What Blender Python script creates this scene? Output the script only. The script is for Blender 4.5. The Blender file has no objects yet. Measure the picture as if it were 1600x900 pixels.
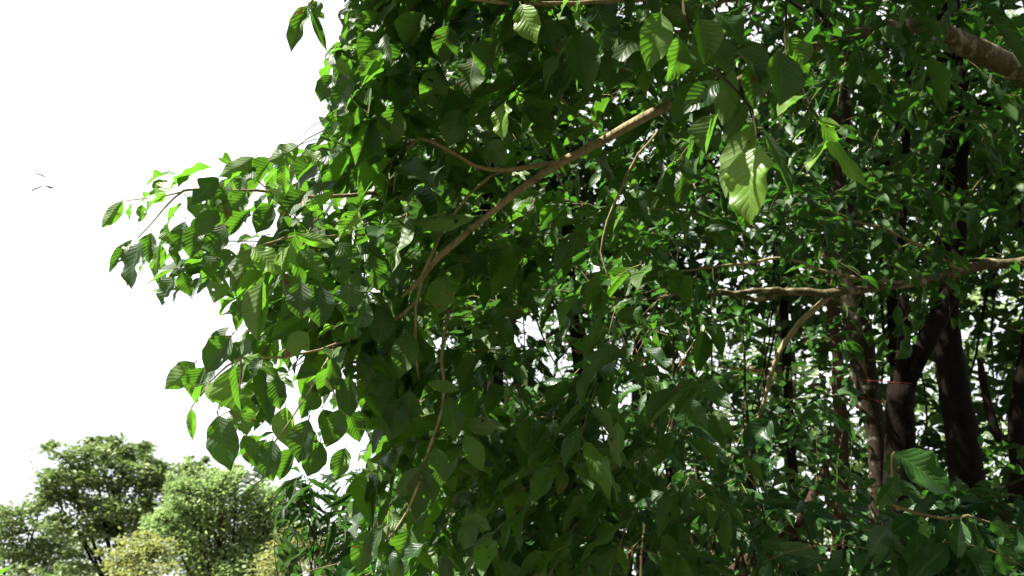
import bpy, math
import numpy as np
from math import radians as R

rng = np.random.default_rng(11)
scene = bpy.context.scene
COL = scene.collection

# ------------------------------------------------------------------ camera
PITCH = 20.0
FPX = 1331.0                      # focal length in pixels of a 1600 px wide frame
CAM = np.array([0.0, 0.0, 1.6])
cp, sp = math.cos(R(PITCH)), math.sin(R(PITCH))
FWD = np.array([0, cp, sp]); UP = np.array([0, -sp, cp]); RIGHT = np.array([1.0, 0, 0])

SUN = np.array([-.60, -.22, .77]); SUN = SUN / np.linalg.norm(SUN)   # towards the sun

def P(px, py, d):
    """the point of the place that lies d metres in front of the lens at that bearing"""
    px, py, d = np.asarray(px, float), np.asarray(py, float), np.asarray(d, float)
    return (CAM + d[..., None] * FWD + ((px - 800) / FPX * d)[..., None] * RIGHT
            + ((450 - py) / FPX * d)[..., None] * UP)

def bearing(p):
    q = p - CAM
    d = np.maximum(q @ FWD, 0.05)
    return 800 + FPX * (q @ RIGHT) / d, 450 - FPX * (q @ UP) / d, d

def nrm(v):
    return v / np.maximum(np.linalg.norm(v, axis=-1, keepdims=True), 1e-9)

def inside(poly, x, y):
    poly = np.asarray(poly, float); n = len(poly)
    r = np.zeros(np.shape(x), bool); j = n - 1
    for i in range(n):
        xi, yi = poly[i]; xj, yj = poly[j]
        if yi != yj:
            r ^= ((yi > y) != (yj > y)) & (x < (xj - xi) * (y - yi) / (yj - yi) + xi)
        j = i
    return r

# ------------------------------------------------------------------ objects
def thing(name, label, cat, loc=(0, 0, 0), group=None):
    o = bpy.data.objects.new(name, None); COL.objects.link(o)
    o.empty_display_size = 0.2
    o.location = loc
    o['label'] = label; o['category'] = cat
    if group: o['group'] = group
    return o

def origin(o):
    v = np.zeros(3)
    while o is not None:
        v = v + np.array(o.location); o = o.parent
    return v

class Acc:
    """collects vertices and faces for one mesh"""
    def __init__(s): s.v, s.f, s.uv, s.c, s.n = [], [], [], [], 0
    def add(s, v, f, uv=None, c=None):
        v = np.asarray(v, float).reshape(-1, 3)
        s.v.append(v); s.f.append(np.asarray(f, np.int64).reshape(-1, 4) + s.n)
        s.uv.append(np.zeros((len(v), 2)) if uv is None else uv)
        s.c.append(np.zeros((len(v), 4)) if c is None else c)
        s.n += len(v)

def build(name, acc, mat, parent=None, smooth=True):
    me = bpy.data.meshes.new(name)
    if acc.n:
        v = np.concatenate(acc.v); f = np.concatenate(acc.f)
        uv = np.concatenate(acc.uv); c = np.concatenate(acc.c)
        if parent is not None: v = v - origin(parent)
        me.vertices.add(len(v)); me.vertices.foreach_set('co', v.astype(np.float32).ravel())
        me.loops.add(f.size); me.loops.foreach_set('vertex_index', f.astype(np.int32).ravel())
        me.polygons.add(len(f)); me.polygons.foreach_set('loop_start', np.arange(0, f.size, 4, dtype=np.int32))
        l = me.uv_layers.new(name='UVMap'); l.data.foreach_set('uv', uv[f.ravel()].astype(np.float32).ravel())
        a = me.attributes.new('leafvar', 'FLOAT_COLOR', 'POINT'); a.data.foreach_set('color', c.astype(np.float32).ravel())
        me.polygons.foreach_set('use_smooth', np.full(len(f), smooth))
        me.update(calc_edges=True); me.validate()
    me.materials.append(mat)
    o = bpy.data.objects.new(name, me); COL.objects.link(o)
    if parent is not None: o.parent = parent
    return o

# ------------------------------------------------------------------ tubes
def smooth_path(p, r, step):
    p = np.asarray(p, float); r = np.asarray(r, float)
    if len(p) < 3:
        q = np.linspace(0, 1, 5); return p[0] + (p[-1] - p[0]) * q[:, None], r[0] + (r[-1] - r[0]) * q
    pp = np.vstack([2 * p[0] - p[1], p, 2 * p[-1] - p[-2]]); out, ro = [], []
    for i in range(len(p) - 1):
        n = max(2, int(np.linalg.norm(p[i + 1] - p[i]) / step))
        t = np.linspace(0, 1, n, endpoint=False)[:, None]
        a, b, c, d = pp[i:i + 4]
        out.append(0.5 * ((2 * b) + (c - a) * t + (2 * a - 5 * b + 4 * c - d) * t**2 + (3 * b - a - 3 * c + d) * t**3))
        ro.append((r[i] + (r[i + 1] - r[i]) * t)[:, 0])
    return np.vstack(out + [p[-1:]]), np.concatenate(ro + [r[-1:]])

def tube(acc, pts, rad, k=8, step=0.08, rough=0.06, wob=0.0):
    p, r = smooth_path(pts, rad, step)
    n = len(p)
    if wob:
        w = np.cumsum(rng.normal(0, wob, (n, 3)), 0); w -= np.linspace(0, 1, n)[:, None] * w[-1]; p = p + w
    t = nrm(np.gradient(p, axis=0))
    ref = np.array([0.31, 0.2, 0.93]) if abs(t[0][2]) < 0.8 else np.array([1.0, 0.1, 0.0])
    a = nrm(np.cross(t, ref)); b = np.cross(t, a)
    th = np.linspace(0, 2 * np.pi, k, endpoint=False)
    ph = rng.uniform(0, 6, 3)
    s = np.arange(n)[:, None]
    mod = 1 + rough * (np.sin(2 * th + ph[0] + s * 0.35) + np.sin(3 * th + ph[1] - s * 0.21) + 0.8 * rng.normal(0, 0.5, (n, k)))
    rr = r[:, None] * mod
    v = p[:, None, :] + rr[..., None] * (np.cos(th)[None, :, None] * a[:, None, :] + np.sin(th)[None, :, None] * b[:, None, :])
    i = np.arange(n - 1)[:, None] * k; j = np.arange(k)[None]; j2 = (j + 1) % k
    f = np.stack([i + j, i + j2, i + k + j2, i + k + j], -1).reshape(-1, 4)
    v = v.reshape(-1, 3); base = len(v)
    v = np.vstack([v, p[:1], p[-1:]])
    caps = []
    for j in range(0, k, 2):
        caps.append([base, (j + 2) % k, (j + 1) % k, j])
        o = (n - 1) * k
        caps.append([base + 1, o + j, o + (j + 1) % k, o + (j + 2) % k])
    acc.add(v, np.vstack([f, np.array(caps)]))

def pxpath(l):
    a = np.array(l, float); return P(a[:, 0], a[:, 1], a[:, 2])

# ------------------------------------------------------------------ leaves
def leaf_template(nx, ny, bend=0.5, fold=0.25, wave=0.05, petiole=0.12, skew=0.0, holes=(), bite=None, prof=None, seed=0):
    """one leaf: base at 0, tip at +Y 1, full width 1 across X, upper side +Z"""
    g = np.random.default_rng(seed)
    vs = [0, .1, .25, .42, .6, .75, .87, .94, 1]
    ws = prof or [.05, .5, .86, 1, .93, .68, .32, .12, .01]
    v = np.linspace(0, 1, ny)
    w = np.interp(v, vs, ws)
    if ny > 8 and prof is None:                 # smooth long oval running out into a drip tip
        w = np.maximum(np.sin(np.pi * np.clip(v, 0, 1)**.82 * .985)**.8 * (1 - .55 * np.clip((v - .78) / .22, 0, 1)), .03); w[-1] = .01
    if ny > 8: w = np.convolve(np.r_[w[0], w, w[-1]], [.2, .6, .2], 'valid'); w[-1] = .01
    if petiole:
        v = np.r_[-petiole, -0.01, v[0:]]; w = np.r_[.05, .04, w]
    th = bend * np.clip(v, 0, 1)
    dv = np.diff(v, prepend=v[0])
    y = np.cumsum(dv * np.cos(th)); z = -np.cumsum(dv * np.sin(th))
    i0 = 1 if petiole else 0
    y -= y[i0]; z -= z[i0]
    L = math.hypot(y[-1], z[-1]); ca, sa = y[-1] / L, z[-1] / L
    y, z = (y * ca + z * sa) / L, (-y * sa + z * ca) / L
    u = np.linspace(-1, 1, nx)
    ph = g.uniform(0, 6.3, 4)
    half = np.ones((len(v), nx)) * 0.5 * w[:, None]
    if ny > 8:
        half *= 1 + 0.02 * np.sin(v * 23 + ph[0])[:, None] + 0.015 * np.sin(v * 41 + ph[1])[:, None] * np.abs(u)
    if bite is not None:
        bv, bs, depth = bite
        m = np.exp(-((v - bv) / 0.07)**2)[:, None] * (np.sign(u) == bs)
        half *= 1 - depth * m
    x = half * u + skew * (np.clip(v, 0, 1)**2)[:, None]
    au = np.abs(u)[None] * w[:, None]
    zz = z[:, None] + fold * 0.5 * au + wave * np.sin(v * 11 + ph[2])[:, None] * au * np.where(u > 0, 1, -1) \
        + wave * 0.8 * np.sin(v * 17 + ph[3])[:, None] * au**2
    V = np.stack([x, np.repeat(y[:, None], nx, 1), zz], -1).reshape(-1, 3)
    UV = np.stack([np.repeat(u[None] * 0.5 + 0.5, len(v), 0), np.repeat(v[:, None], nx, 1)], -1).reshape(-1, 2)
    i = np.arange(len(v) - 1)[:, None] * nx; j = np.arange(nx - 1)[None]
    F = np.stack([i + j, i + j + 1, i + nx + j + 1, i + nx + j], -1)
    keep = np.ones(F.shape[:2], bool)
    for (hv, hu) in holes:
        a = int(hv * (len(v) - 1)); b = int((hu * 0.5 + 0.5) * (nx - 1)); keep[a, b] = False
    return V, F[keep], UV

class Leaves:
    def __init__(s, templates):
        s.T = templates; s.b, s.a, s.n, s.l, s.w, s.c, s.t = [], [], [], [], [], [], []
    def add(s, base, axis, normal, length, width, var, ti=None):
        base = np.atleast_2d(base); k = len(base)
        s.b.append(base); s.a.append(np.broadcast_to(axis, base.shape)); s.n.append(np.broadcast_to(normal, base.shape))
        s.l.append(np.broadcast_to(length, (k,))); s.w.append(np.broadcast_to(width, (k,)))
        s.c.append(np.broadcast_to(var, (k, 4)))
        s.t.append(rng.integers(0, len(s.T), k) if ti is None else np.broadcast_to(ti, (k,)))
    def count(s): return sum(len(x) for x in s.b)
    def acc(s):
        A = Acc()
        if not s.b: return A
        b = np.concatenate(s.b); y = nrm(np.concatenate(s.a)); n = np.concatenate(s.n)
        l = np.concatenate(s.l); w = np.concatenate(s.w); c = np.concatenate(s.c); t = np.concatenate(s.t)
        n = nrm(n - (n * y).sum(-1, keepdims=True) * y); x = np.cross(y, n)
        for i, (V, F, UV) in enumerate(s.T):
            m = np.where(t == i)[0]
            if not len(m): continue
            vv = (b[m][:, None] + V[None, :, 0:1] * (x[m] * w[m][:, None])[:, None]
                  + V[None, :, 1:2] * (y[m] * l[m][:, None])[:, None]
                  + V[None, :, 2:3] * (n[m] * w[m][:, None] if False else n[m] * ((w[m] + l[m]) * 0.5)[:, None])[:, None])
            ff = F[None] + (np.arange(len(m)) * len(V))[:, None, None]
            A.add(vv.reshape(-1, 3), ff.reshape(-1, 4), np.tile(UV, (len(m), 1)), np.repeat(c[m], len(V), 0))
        return A

HERO_T = [leaf_template(9, 18, .35, .22, .05, seed=1), leaf_template(9, 18, .8, .16, .07, skew=.05, seed=2),
          leaf_template(9, 18, .15, .42, .05, skew=-.06, seed=3), leaf_template(9, 18, 1.1, .28, .08, skew=.08, seed=4),
          leaf_template(9, 18, .5, .12, .06, bite=(.55, 1, .55), seed=5),
          leaf_template(9, 18, .6, .22, .06, holes=((.35, .4), (.36, .2), (.6, -.5)), seed=6),
          leaf_template(9, 18, .4, .3, .06, bite=(.72, -1, .8), holes=((.45, .55),), seed=7),
          leaf_template(9, 18, .2, .95, .04, skew=.1, seed=8)]
MID_T = [leaf_template(3, 7, .4, .25, .05, petiole=0.15, seed=1), leaf_template(3, 7, .9, .2, .05, petiole=0.15, skew=.05, seed=2),
         leaf_template(3, 7, .2, .5, .05, petiole=0.15, skew=-.05, seed=3)]
FAR_T = [leaf_template(3, 4, .3, .3, 0, petiole=0, prof=[.1, .6, .9, 1, .9, .65, .3, .15, .02], seed=1),
         leaf_template(3, 4, .8, .2, 0, petiole=0, prof=[.1, .6, .9, 1, .9, .65, .3, .15, .02], seed=2)]
NARROW_T = [leaf_template(3, 9, .9, .3, .03, petiole=0.1, seed=4), leaf_template(3, 9, .5, .3, .03, petiole=0.1, skew=.05, seed=5)]

def var(k, young_lit=0.0, spread=1.0):
    c = np.zeros((k, 4)); c[:, 0] = np.clip(rng.normal(.5, .22 * spread, k), 0, 1)
    c[:, 1] = np.clip(young_lit + rng.exponential(.09, k), 0, 1); c[:, 2] = rng.random(k); c[:, 3] = 1
    return c

def sprays(leaves, twigs, o, d, L, K, ll, keep=None, droop=.45, out=.75, hang=.55, face=.35, ratio=.42, young_lit=0.0, tr=.0035, jit=.35):
    """M twigs at o heading d, K alternate leaves on each, hanging"""
    M = len(o)
    t = (np.arange(K) + .8) / K
    t = t[None] + rng.normal(0, .04, (M, K)); t = np.clip(t, .08, 1)
    p = o[:, None] + d[:, None] * (L[:, None] * t)[..., None]
    p[..., 2] -= droop * L[:, None] * t**2
    tan = nrm(d[:, None] + np.stack([0 * t, 0 * t, -2 * droop * t], -1))
    sdv = nrm(np.cross(d, np.array([0, 0, 1.0]) + rng.normal(0, .25, (M, 3))))
    sgn = np.where((np.arange(K)[None] + rng.integers(0, 2, (M, 1))) % 2 == 0, 1.0, -1.0)
    sgn[:, -1] *= .15
    ax = tan * .55 + sdv[:, None] * (sgn * out)[..., None] + np.array([0, 0, -hang]) + rng.normal(0, jit * .7, (M, K, 3))
    ax = nrm(ax)
    up = np.array([0, 0, 1.0]) + face * np.array([-.25, -1.0, 0]) + tan * .25
    nn = up + rng.normal(0, jit * 1.3, (M, K, 3))
    ln = ll * np.clip(rng.normal(1, .27, (M, K)), .4, 1.55) * (0.75 + .25 * np.sin(np.pi * np.clip(t, 0, 1)))
    b = p.reshape(-1, 3); a = ax.reshape(-1, 3); nn = nn.reshape(-1, 3); ln = ln.ravel()
    ok = np.ones(len(b), bool)
    if keep is not None:
        ok = keep(b + a * ln[:, None] * .5) & keep(b + a * ln[:, None]) & keep(b)
    vv = np.repeat(var(M, 0, 1.0), K, 0) * .6 + var(M * K, young_lit) * .4; vv[:, 1] = var(M * K, young_lit)[:, 1]
    b = b + a * (ln * .1)[:, None]
    leaves.add(b[ok], a[ok], nn[ok], ln[ok], ln[ok] * ratio * rng.uniform(.85, 1.15, ok.sum()), vv[ok])
    if twigs is not None:
        tt = np.linspace(0, 1, 5)
        q = o[:, None] + d[:, None] * (L[:, None] * tt)[..., None]
        q[..., 2] -= droop * L[:, None] * tt**2
        if keep is not None:
            mk = keep(q[:, 0]) & keep(q[:, 2]) & keep(q[:, 4]); q = q[mk]
        m = len(q)
        if m:
            th = np.array([0, 2.1, 4.2]); r = tr * (1 - .65 * tt)
            t2 = nrm(q[:, -1] - q[:, 0]); A = nrm(np.cross(t2, np.array([.1, .3, .95]))); B = np.cross(t2, A)
            V = q[:, :, None] + r[None, :, None, None] * (np.cos(th)[None, None, :, None] * A[:, None, None] + np.sin(th)[None, None, :, None] * B[:, None, None])
            i = np.arange(4)[:, None] * 3; j = np.arange(3)[None]
            F = np.stack([i + j, i + (j + 1) % 3, i + 3 + (j + 1) % 3, i + 3 + j], -1).reshape(-1, 4)
            twigs.add(V.reshape(-1, 3), (F[None] + (np.arange(m) * 15)[:, None, None]).reshape(-1, 4))

def ell(n, c, r, shell=.5):
    v = nrm(rng.normal(0, 1, (n, 3))); q = rng.random(n)**(1 / 3)
    q = np.where(rng.random(n) < shell, .65 + .35 * q, q)
    return np.asarray(c) + v * q[:, None] * np.asarray(r)

# ------------------------------------------------------------------ materials
def newmat(name):
    m = bpy.data.materials.new(name); m.use_nodes = True
    nt = m.node_tree; nt.nodes.clear()
    return m, nt

def N(nt, t, **kw):
    n = nt.nodes.new(t)
    for k, v in kw.items():
        if k.startswith('i_'):
            n.inputs[k[2:].replace('_', ' ')].default_value = v
        else: setattr(n, k, v)
    return n

def math_(nt, op, a, b=None, c=None):
    n = nt.nodes.new('ShaderNodeMath'); n.operation = op
    for i, q in enumerate((a, b, c)):
        if q is None: continue
        if isinstance(q, (int, float)): n.inputs[i].default_value = q
        else: nt.links.new(q, n.inputs[i])
    return n.outputs[0]

def mixc(nt, f, a, b, mode='MIX'):
    n = nt.nodes.new('ShaderNodeMix'); n.data_type = 'RGBA'; n.blend_type = mode
    for s, q in ((n.inputs[0], f), (n.inputs[6], a), (n.inputs[7], b)):
        if isinstance(q, (int, float)): s.default_value = q
        elif isinstance(q, tuple): s.default_value = (*q, 1)
        else: nt.links.new(q, s)
    return n.outputs[2]

def leaf_mat(name, dark, light, under, young_lit, trans, tw=.4, rough=.38, spec=.5, veins=True, nveins=9, spots=False):
    m, nt = newmat(name); lk = nt.links.new
    at = N(nt, 'ShaderNodeAttribute', attribute_name='leafvar')
    sep = N(nt, 'ShaderNodeSeparateColor'); lk(at.outputs['Color'], sep.inputs[0])
    r, yg, bl = sep.outputs
    top = mixc(nt, r, dark, light)
    top = mixc(nt, yg, top, young_lit)  # young leaf colour, also mixed in to lighten hand-placed sunlit leaves
    und = mixc(nt, math_(nt, 'MULTIPLY', yg, .6), under, young_lit)
    geo = N(nt, 'ShaderNodeNewGeometry')
    base = mixc(nt, geo.outputs['Backfacing'], top, und)
    tc = mixc(nt, r, trans, tuple(x * .75 for x in trans))
    tc = mixc(nt, yg, tc, tuple(min(.9, x * 1.5) for x in trans))
    bump = None
    if veins:
        uv = N(nt, 'ShaderNodeUVMap', uv_map='UVMap'); sx = N(nt, 'ShaderNodeSeparateXYZ'); lk(uv.outputs[0], sx.inputs[0])
        au = math_(nt, 'ABSOLUTE', math_(nt, 'MULTIPLY_ADD', sx.outputs[0], 2.0, -1.0))
        ph = math_(nt, 'SUBTRACT', math_(nt, 'MULTIPLY', sx.outputs[1], float(nveins)), math_(nt, 'MULTIPLY', math_(nt, 'POWER', au, .8), 2.2))
        sw = math_(nt, 'ABSOLUTE', math_(nt, 'SINE', math_(nt, 'MULTIPLY', ph, math.pi)))
        line = math_(nt, 'POWER', math_(nt, 'SUBTRACT', 1.0, sw), 6.0)
        rib = math_(nt, 'SUBTRACT', 1.0, math_(nt, 'SMOOTH_MIN', math_(nt, 'DIVIDE', au, .07), 1.0, .1))
        mark = math_(nt, 'MAXIMUM', math_(nt, 'MULTIPLY', line, .35), math_(nt, 'MAXIMUM', rib, 0.0))
        base = mixc(nt, math_(nt, 'MULTIPLY', mark, .42), base, (.16, .24, .08))
        nz = N(nt, 'ShaderNodeTexNoise'); nz.inputs['Scale'].default_value = 14; nz.inputs['Detail'].default_value = 3
        geo2 = N(nt, 'ShaderNodeTexCoord'); lk(geo2.outputs['Object'], nz.inputs['Vector'])
        base = mixc(nt, math_(nt, 'MULTIPLY', nz.outputs[0], .55), base, mixc(nt, .5, base, (.02, .035, .012)))
        tc = mixc(nt, math_(nt, 'MULTIPLY', mark, .5), tc, (.03, .08, .01))
        if spots:                                   # brown dead patches and blotches on some leaves
            n3 = N(nt, 'ShaderNodeTexNoise'); n3.inputs['Scale'].default_value = 26; n3.inputs['Detail'].default_value = 4; lk(geo2.outputs['Object'], n3.inputs['Vector'])
            th = math_(nt, 'MULTIPLY_ADD', bl, -.2, .80)
            m3 = N(nt, 'ShaderNodeMapRange'); lk(n3.outputs[0], m3.inputs[0]); lk(th, m3.inputs[1]); lk(math_(nt, 'ADD', th, .03), m3.inputs[2])
            base = mixc(nt, m3.outputs[0], base, (.11, .075, .03)); tc = mixc(nt, m3.outputs[0], tc, (.09, .05, .015))
        h = math_(nt, 'SUBTRACT', math_(nt, 'POWER', sw, .6), math_(nt, 'MULTIPLY', rib, .6))
        bp = N(nt, 'ShaderNodeBump'); bp.inputs['Strength'].default_value = .32; bp.inputs['Distance'].default_value = .004
        lk(h, bp.inputs['Height']); bump = bp.outputs[0]
    pr = N(nt, 'ShaderNodeBsdfPrincipled'); pr.inputs['Roughness'].default_value = rough
    pr.inputs['Specular IOR Level'].default_value = spec
    lk(base, pr.inputs['Base Color'])
    rg = math_(nt, 'MULTIPLY_ADD', bl, .2, rough - .08); rg = math_(nt, 'MULTIPLY_ADD', geo.outputs['Backfacing'], .22, rg)
    lk(rg, pr.inputs['Roughness'])
    tl = N(nt, 'ShaderNodeBsdfTranslucent'); lk(tc, tl.inputs[0])
    mx = N(nt, 'ShaderNodeMixShader'); mx.inputs[0].default_value = tw
    lk(pr.outputs[0], mx.inputs[1]); lk(tl.outputs[0], mx.inputs[2])
    if bump: lk(bump, pr.inputs['Normal']); lk(bump, tl.inputs['Normal'])
    out = N(nt, 'ShaderNodeOutputMaterial'); lk(mx.outputs[0], out.inputs[0])
    return m

def bark_mat(name, a, b, lichen=None, amount=.5, scale=30, rough=.85):
    m, nt = newmat(name); lk = nt.links.new
    tc = N(nt, 'ShaderNodeTexCoord')
    n1 = N(nt, 'ShaderNodeTexNoise'); n1.inputs['Scale'].default_value = scale; n1.inputs['Detail'].default_value = 8; n1.inputs['Roughness'].default_value = .65
    mp = N(nt, 'ShaderNodeMapping'); mp.inputs['Scale'].default_value = (1, 1, .3); lk(tc.outputs['Object'], mp.inputs[0]); lk(mp.outputs[0], n1.inputs['Vector'])
    cr = N(nt, 'ShaderNodeMapRange'); cr.inputs[1].default_value = .3; cr.inputs[2].default_value = .7; lk(n1.outputs[0], cr.inputs[0])
    c = mixc(nt, cr.outputs[0], a, b)
    if lichen:
        n2 = N(nt, 'ShaderNodeTexNoise'); n2.inputs['Scale'].default_value = scale * .28; n2.inputs['Detail'].default_value = 4
        lk(tc.outputs['Object'], n2.inputs['Vector'])
        mr = N(nt, 'ShaderNodeMapRange'); mr.inputs[1].default_value = 1 - amount; mr.inputs[2].default_value = 1 - amount + .14
        lk(n2.outputs[0], mr.inputs[0]); c = mixc(nt, mr.outputs[0], c, lichen)
    pr = N(nt, 'ShaderNodeBsdfPrincipled'); pr.inputs['Roughness'].default_value = rough; pr.inputs['Specular IOR Level'].default_value = .03
    lk(c, pr.inputs['Base Color'])
    bp = N(nt, 'ShaderNodeBump'); bp.inputs['Strength'].default_value = .9; bp.inputs['Distance'].default_value = .012
    lk(n1.outputs[0], bp.inputs['Height']); lk(bp.outputs[0], pr.inputs['Normal'])
    out = N(nt, 'ShaderNodeOutputMaterial'); lk(pr.outputs[0], out.inputs[0])
    return m

def plain_mat(name, c, rough=.6):
    m, nt = newmat(name)
    tc = N(nt, 'ShaderNodeTexCoord'); nz = N(nt, 'ShaderNodeTexNoise'); nz.inputs['Scale'].default_value = 60
    nt.links.new(tc.outputs['Object'], nz.inputs['Vector'])
    col = mixc(nt, nz.outputs[0], tuple(x * .7 for x in c), tuple(min(1, x * 1.2) for x in c))
    pr = N(nt, 'ShaderNodeBsdfPrincipled'); pr.inputs['Roughness'].default_value = rough
    nt.links.new(col, pr.inputs['Base Color'])
    out = N(nt, 'ShaderNodeOutputMaterial'); nt.links.new(pr.outputs[0], out.inputs[0])
    return m

M_HERO = leaf_mat('broad_leaf', (.0055, .020, .009), (.020, .050, .016), (.048, .078, .030), (.17, .31, .03), (.10, .27, .015), tw=.40, rough=.46, spec=.28, spots=True)
M_MID = leaf_mat('forest_leaf', (.006, .023, .007), (.019, .052, .014), (.028, .058, .02), (.14, .27, .03), (.052, .18, .013), tw=.38, rough=.45, spec=.25, veins=False)
M_SHRUB = leaf_mat('shrub_leaf', (.006, .028, .010), (.019, .062, .019), (.028, .066, .022), (.10, .26, .03), (.045, .16, .016), tw=.36, rough=.38, spec=.35, nveins=9)
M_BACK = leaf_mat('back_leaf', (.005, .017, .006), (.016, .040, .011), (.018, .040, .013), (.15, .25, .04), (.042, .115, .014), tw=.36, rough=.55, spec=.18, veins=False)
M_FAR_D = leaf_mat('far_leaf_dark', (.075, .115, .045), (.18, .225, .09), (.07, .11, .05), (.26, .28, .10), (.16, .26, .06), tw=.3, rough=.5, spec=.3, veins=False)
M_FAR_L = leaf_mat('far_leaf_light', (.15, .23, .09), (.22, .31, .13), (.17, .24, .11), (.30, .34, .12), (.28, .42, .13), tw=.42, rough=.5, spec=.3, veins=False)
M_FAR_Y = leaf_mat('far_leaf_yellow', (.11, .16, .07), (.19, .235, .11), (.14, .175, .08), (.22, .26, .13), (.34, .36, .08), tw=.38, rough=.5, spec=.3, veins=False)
M_TWIG = bark_mat('twig_bark', (.10, .085, .04), (.19, .15, .075), scale=60)
M_BRANCH = bark_mat('branch_bark', (.16, .13, .075), (.31, .26, .155), lichen=(.09, .075, .045), amount=.42, scale=45)
M_LIMB = bark_mat('limb_bark', (.05, .042, .024), (.14, .115, .066), lichen=(.27, .24, .165), amount=.48, scale=50)
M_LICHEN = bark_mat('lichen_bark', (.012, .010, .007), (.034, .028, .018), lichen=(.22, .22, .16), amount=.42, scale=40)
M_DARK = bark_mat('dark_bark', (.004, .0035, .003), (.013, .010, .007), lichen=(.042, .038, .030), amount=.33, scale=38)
M_BROWN = bark_mat('brown_bark', (.018, .012, .008), (.05, .031, .019), scale=34)
M_MOSS = bark_mat('mossy_bark', (.015, .013, .008), (.045, .036, .018), lichen=(.035, .055, .015), amount=.5, scale=20)
M_RED = plain_mat('red_cord', (.17, .006, .006), .7)
M_SILK = plain_mat('silk', (.7, .7, .72), .3)
M_DEAD = plain_mat('dead_leaf', (.09, .055, .06), .7)

# ------------------------------------------------------------------ hero tree
HERO = [(620, -900), (585, -200), (548, -20), (540, 14), (545, 36), (520, 62), (512, 110), (500, 150), (522, 190), (505, 212), (470, 226), (410, 236),
        (350, 246), (300, 262), (235, 285), (205, 320), (205, 350), (170, 430), (205, 450), (250, 470), (345, 470), (348, 500), (395, 535), (440, 545), (450, 560),
        (345, 520), (300, 570), (300, 620), (335, 655), (345, 735), (400, 745), (430, 690), (520, 700), (530, 660), (560, 700), (560, 760), (545, 810), (545, 1000),
        (1800, 1000), (1800, -900)]
def gapfield(x, y):
    g = np.exp(-(((x - 485) / 85)**4 + ((y - 655) / 95)**4)) * .84
    return 1 - np.clip(g, 0, .97)
CLEAR = []                         # open air kept in front of bare branches: (px, py, depth, half width)
def clear_path(path, half):
    q = np.array(path, float)
    for i in range(len(q) - 1):
        n = max(2, int(np.hypot(*(q[i + 1, :2] - q[i, :2])) / 12))
        for t in np.linspace(0, 1, n): CLEAR.append((*(q[i] + (q[i + 1] - q[i]) * t), half))
GAPS = [((1178, 290, 2.3), .13), ((1320, 240, 2.7), .16), ((1000, 187, 3.95), .1), ((950, 215, 3.9), .06), ((430, 410, 2.85), .4), ((375, 610, 2.85), .4), ((260, 300, 2.95), .45), ((446, 670, 2.85), .2), ((1225, 165, 2.7), .1),
        ((790, 190, 3.1), .08), ((835, 35, 2.9), .1), ((880, 15, 3), .1), ((565, 98, 3.2), .13), ((440, 240, 2.95), .22), ((1378, 650, 8), .05), ((500, 300, 3), .12),
        ((1560, 110, 5.8), .12), ((1180, 455, 6.0), .2), ((1240, 510, 6), .12), ((960, 395, 3.9), .15), ((985, 490, 4.2), .15), ((1535, 840, 3.3), .12), ((1260, 445, 6.1), .15), ((1540, 340, 6.6), .25), ((1280, 840, 7.3), .12), ((1560, 440, 20), .9), ((1520, 620, 20), .8), ((1250, 850, 20), .8), ((1440, 720, 21), .8), ((1330, 480, 20), .7), ((1180, 540, 20), .7), ((1590, 650, 20), .8)]
GAPS = [(P(*g), r) for g, r in GAPS]        # places the sun reaches through the crowns: (point, radius of the opening)
def sunlit_gap(p):
    ok = np.ones(len(p), bool)
    for g, r in GAPS:
        q = p - g; t = q @ SUN; dist = np.linalg.norm(q - t[:, None] * SUN, axis=1)
        ok &= ~((t > .1) & (dist < r))
    return ok
THIN = [(780, 600, 14, 10), (905, 500, 14, 9), (940, 680, 18, 12), (900, 760, 14, 10), (745, 700, 10, 8), (980, 545, 20, 12), (1040, 570, 22, 14), (930, 420, 10, 8), (840, 520, 42, 24), (872, 572, 32, 22), (1075, 400, 26, 16), (1240, 482, 62, 18), (1220, 592, 30, 22), (1150, 640, 30, 26), (1500, 272, 36, 30), (1580, 335, 32, 42), (1392, 492, 16, 22), (1312, 272, 20, 20),
        (1222, 60, 22, 16), (1350, 160, 30, 20), (962, 622, 28, 16), (1000, 880, 22, 16), (1130, 552, 44, 30), (1272, 562, 30, 26), (1240, 722, 22, 22), (690, 540, 14, 10), (1470, 690, 26, 40), (1550, 470, 30, 50), (1565, 620, 24, 40), (1265, 850, 30, 30)]
def unhidden(p):
    x, y, d = bearing(p); ok = sunlit_gap(p)
    thin = np.zeros(len(p))
    for tx, ty, sx, sy in THIN: thin = np.maximum(thin, .75 * np.exp(-.5 * (((x - tx) / sx)**4 + ((y - ty) / sy)**4)))
    ok &= rng.random(len(p)) > thin * ((d < 8) | ((x < 1000) & (d < 20)))
    if len(p):
        for (cx, cy_, cd, h) in CLEAR:
            ok &= ~((np.abs(x - cx) < h) & (np.abs(y - cy_) < h) & (d < cd + .05))
    return ok
def hero_keep(p):
    x, y, d = bearing(p); return inside(HERO, x, y) & unhidden(p) & (rng.random(len(p)) < gapfield(x, y) ** .5 + .1)
clear_path([(1570, 102, 5.8), (1490, 62, 5.5)], 16)
clear_path([(1045, 168, 4.0), (960, 212, 3.9), (890, 250, 3.8), (765, 337, 3.6), (700, 387, 3.5), (640, 452, 3.4)], 30)
clear_path([(888, 252, 3.8), (775, 270, 3.65), (695, 234, 3.5), (656, 217, 3.45)], 22)
clear_path([(705, 340, 3.5), (664, 430, 3.38), (652, 482, 3.36), (655, 592, 3.36)], 20)
clear_path([(1330, 453, 6.2), (1130, 455, 5.95)], 18)
clear_path([(1295, 462, 6.15), (1228, 535, 6), (1200, 610, 6)], 18)
clear_path([(978, 272, 3.95), (950, 345, 3.9), (940, 395, 3.9)], 16)
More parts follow.
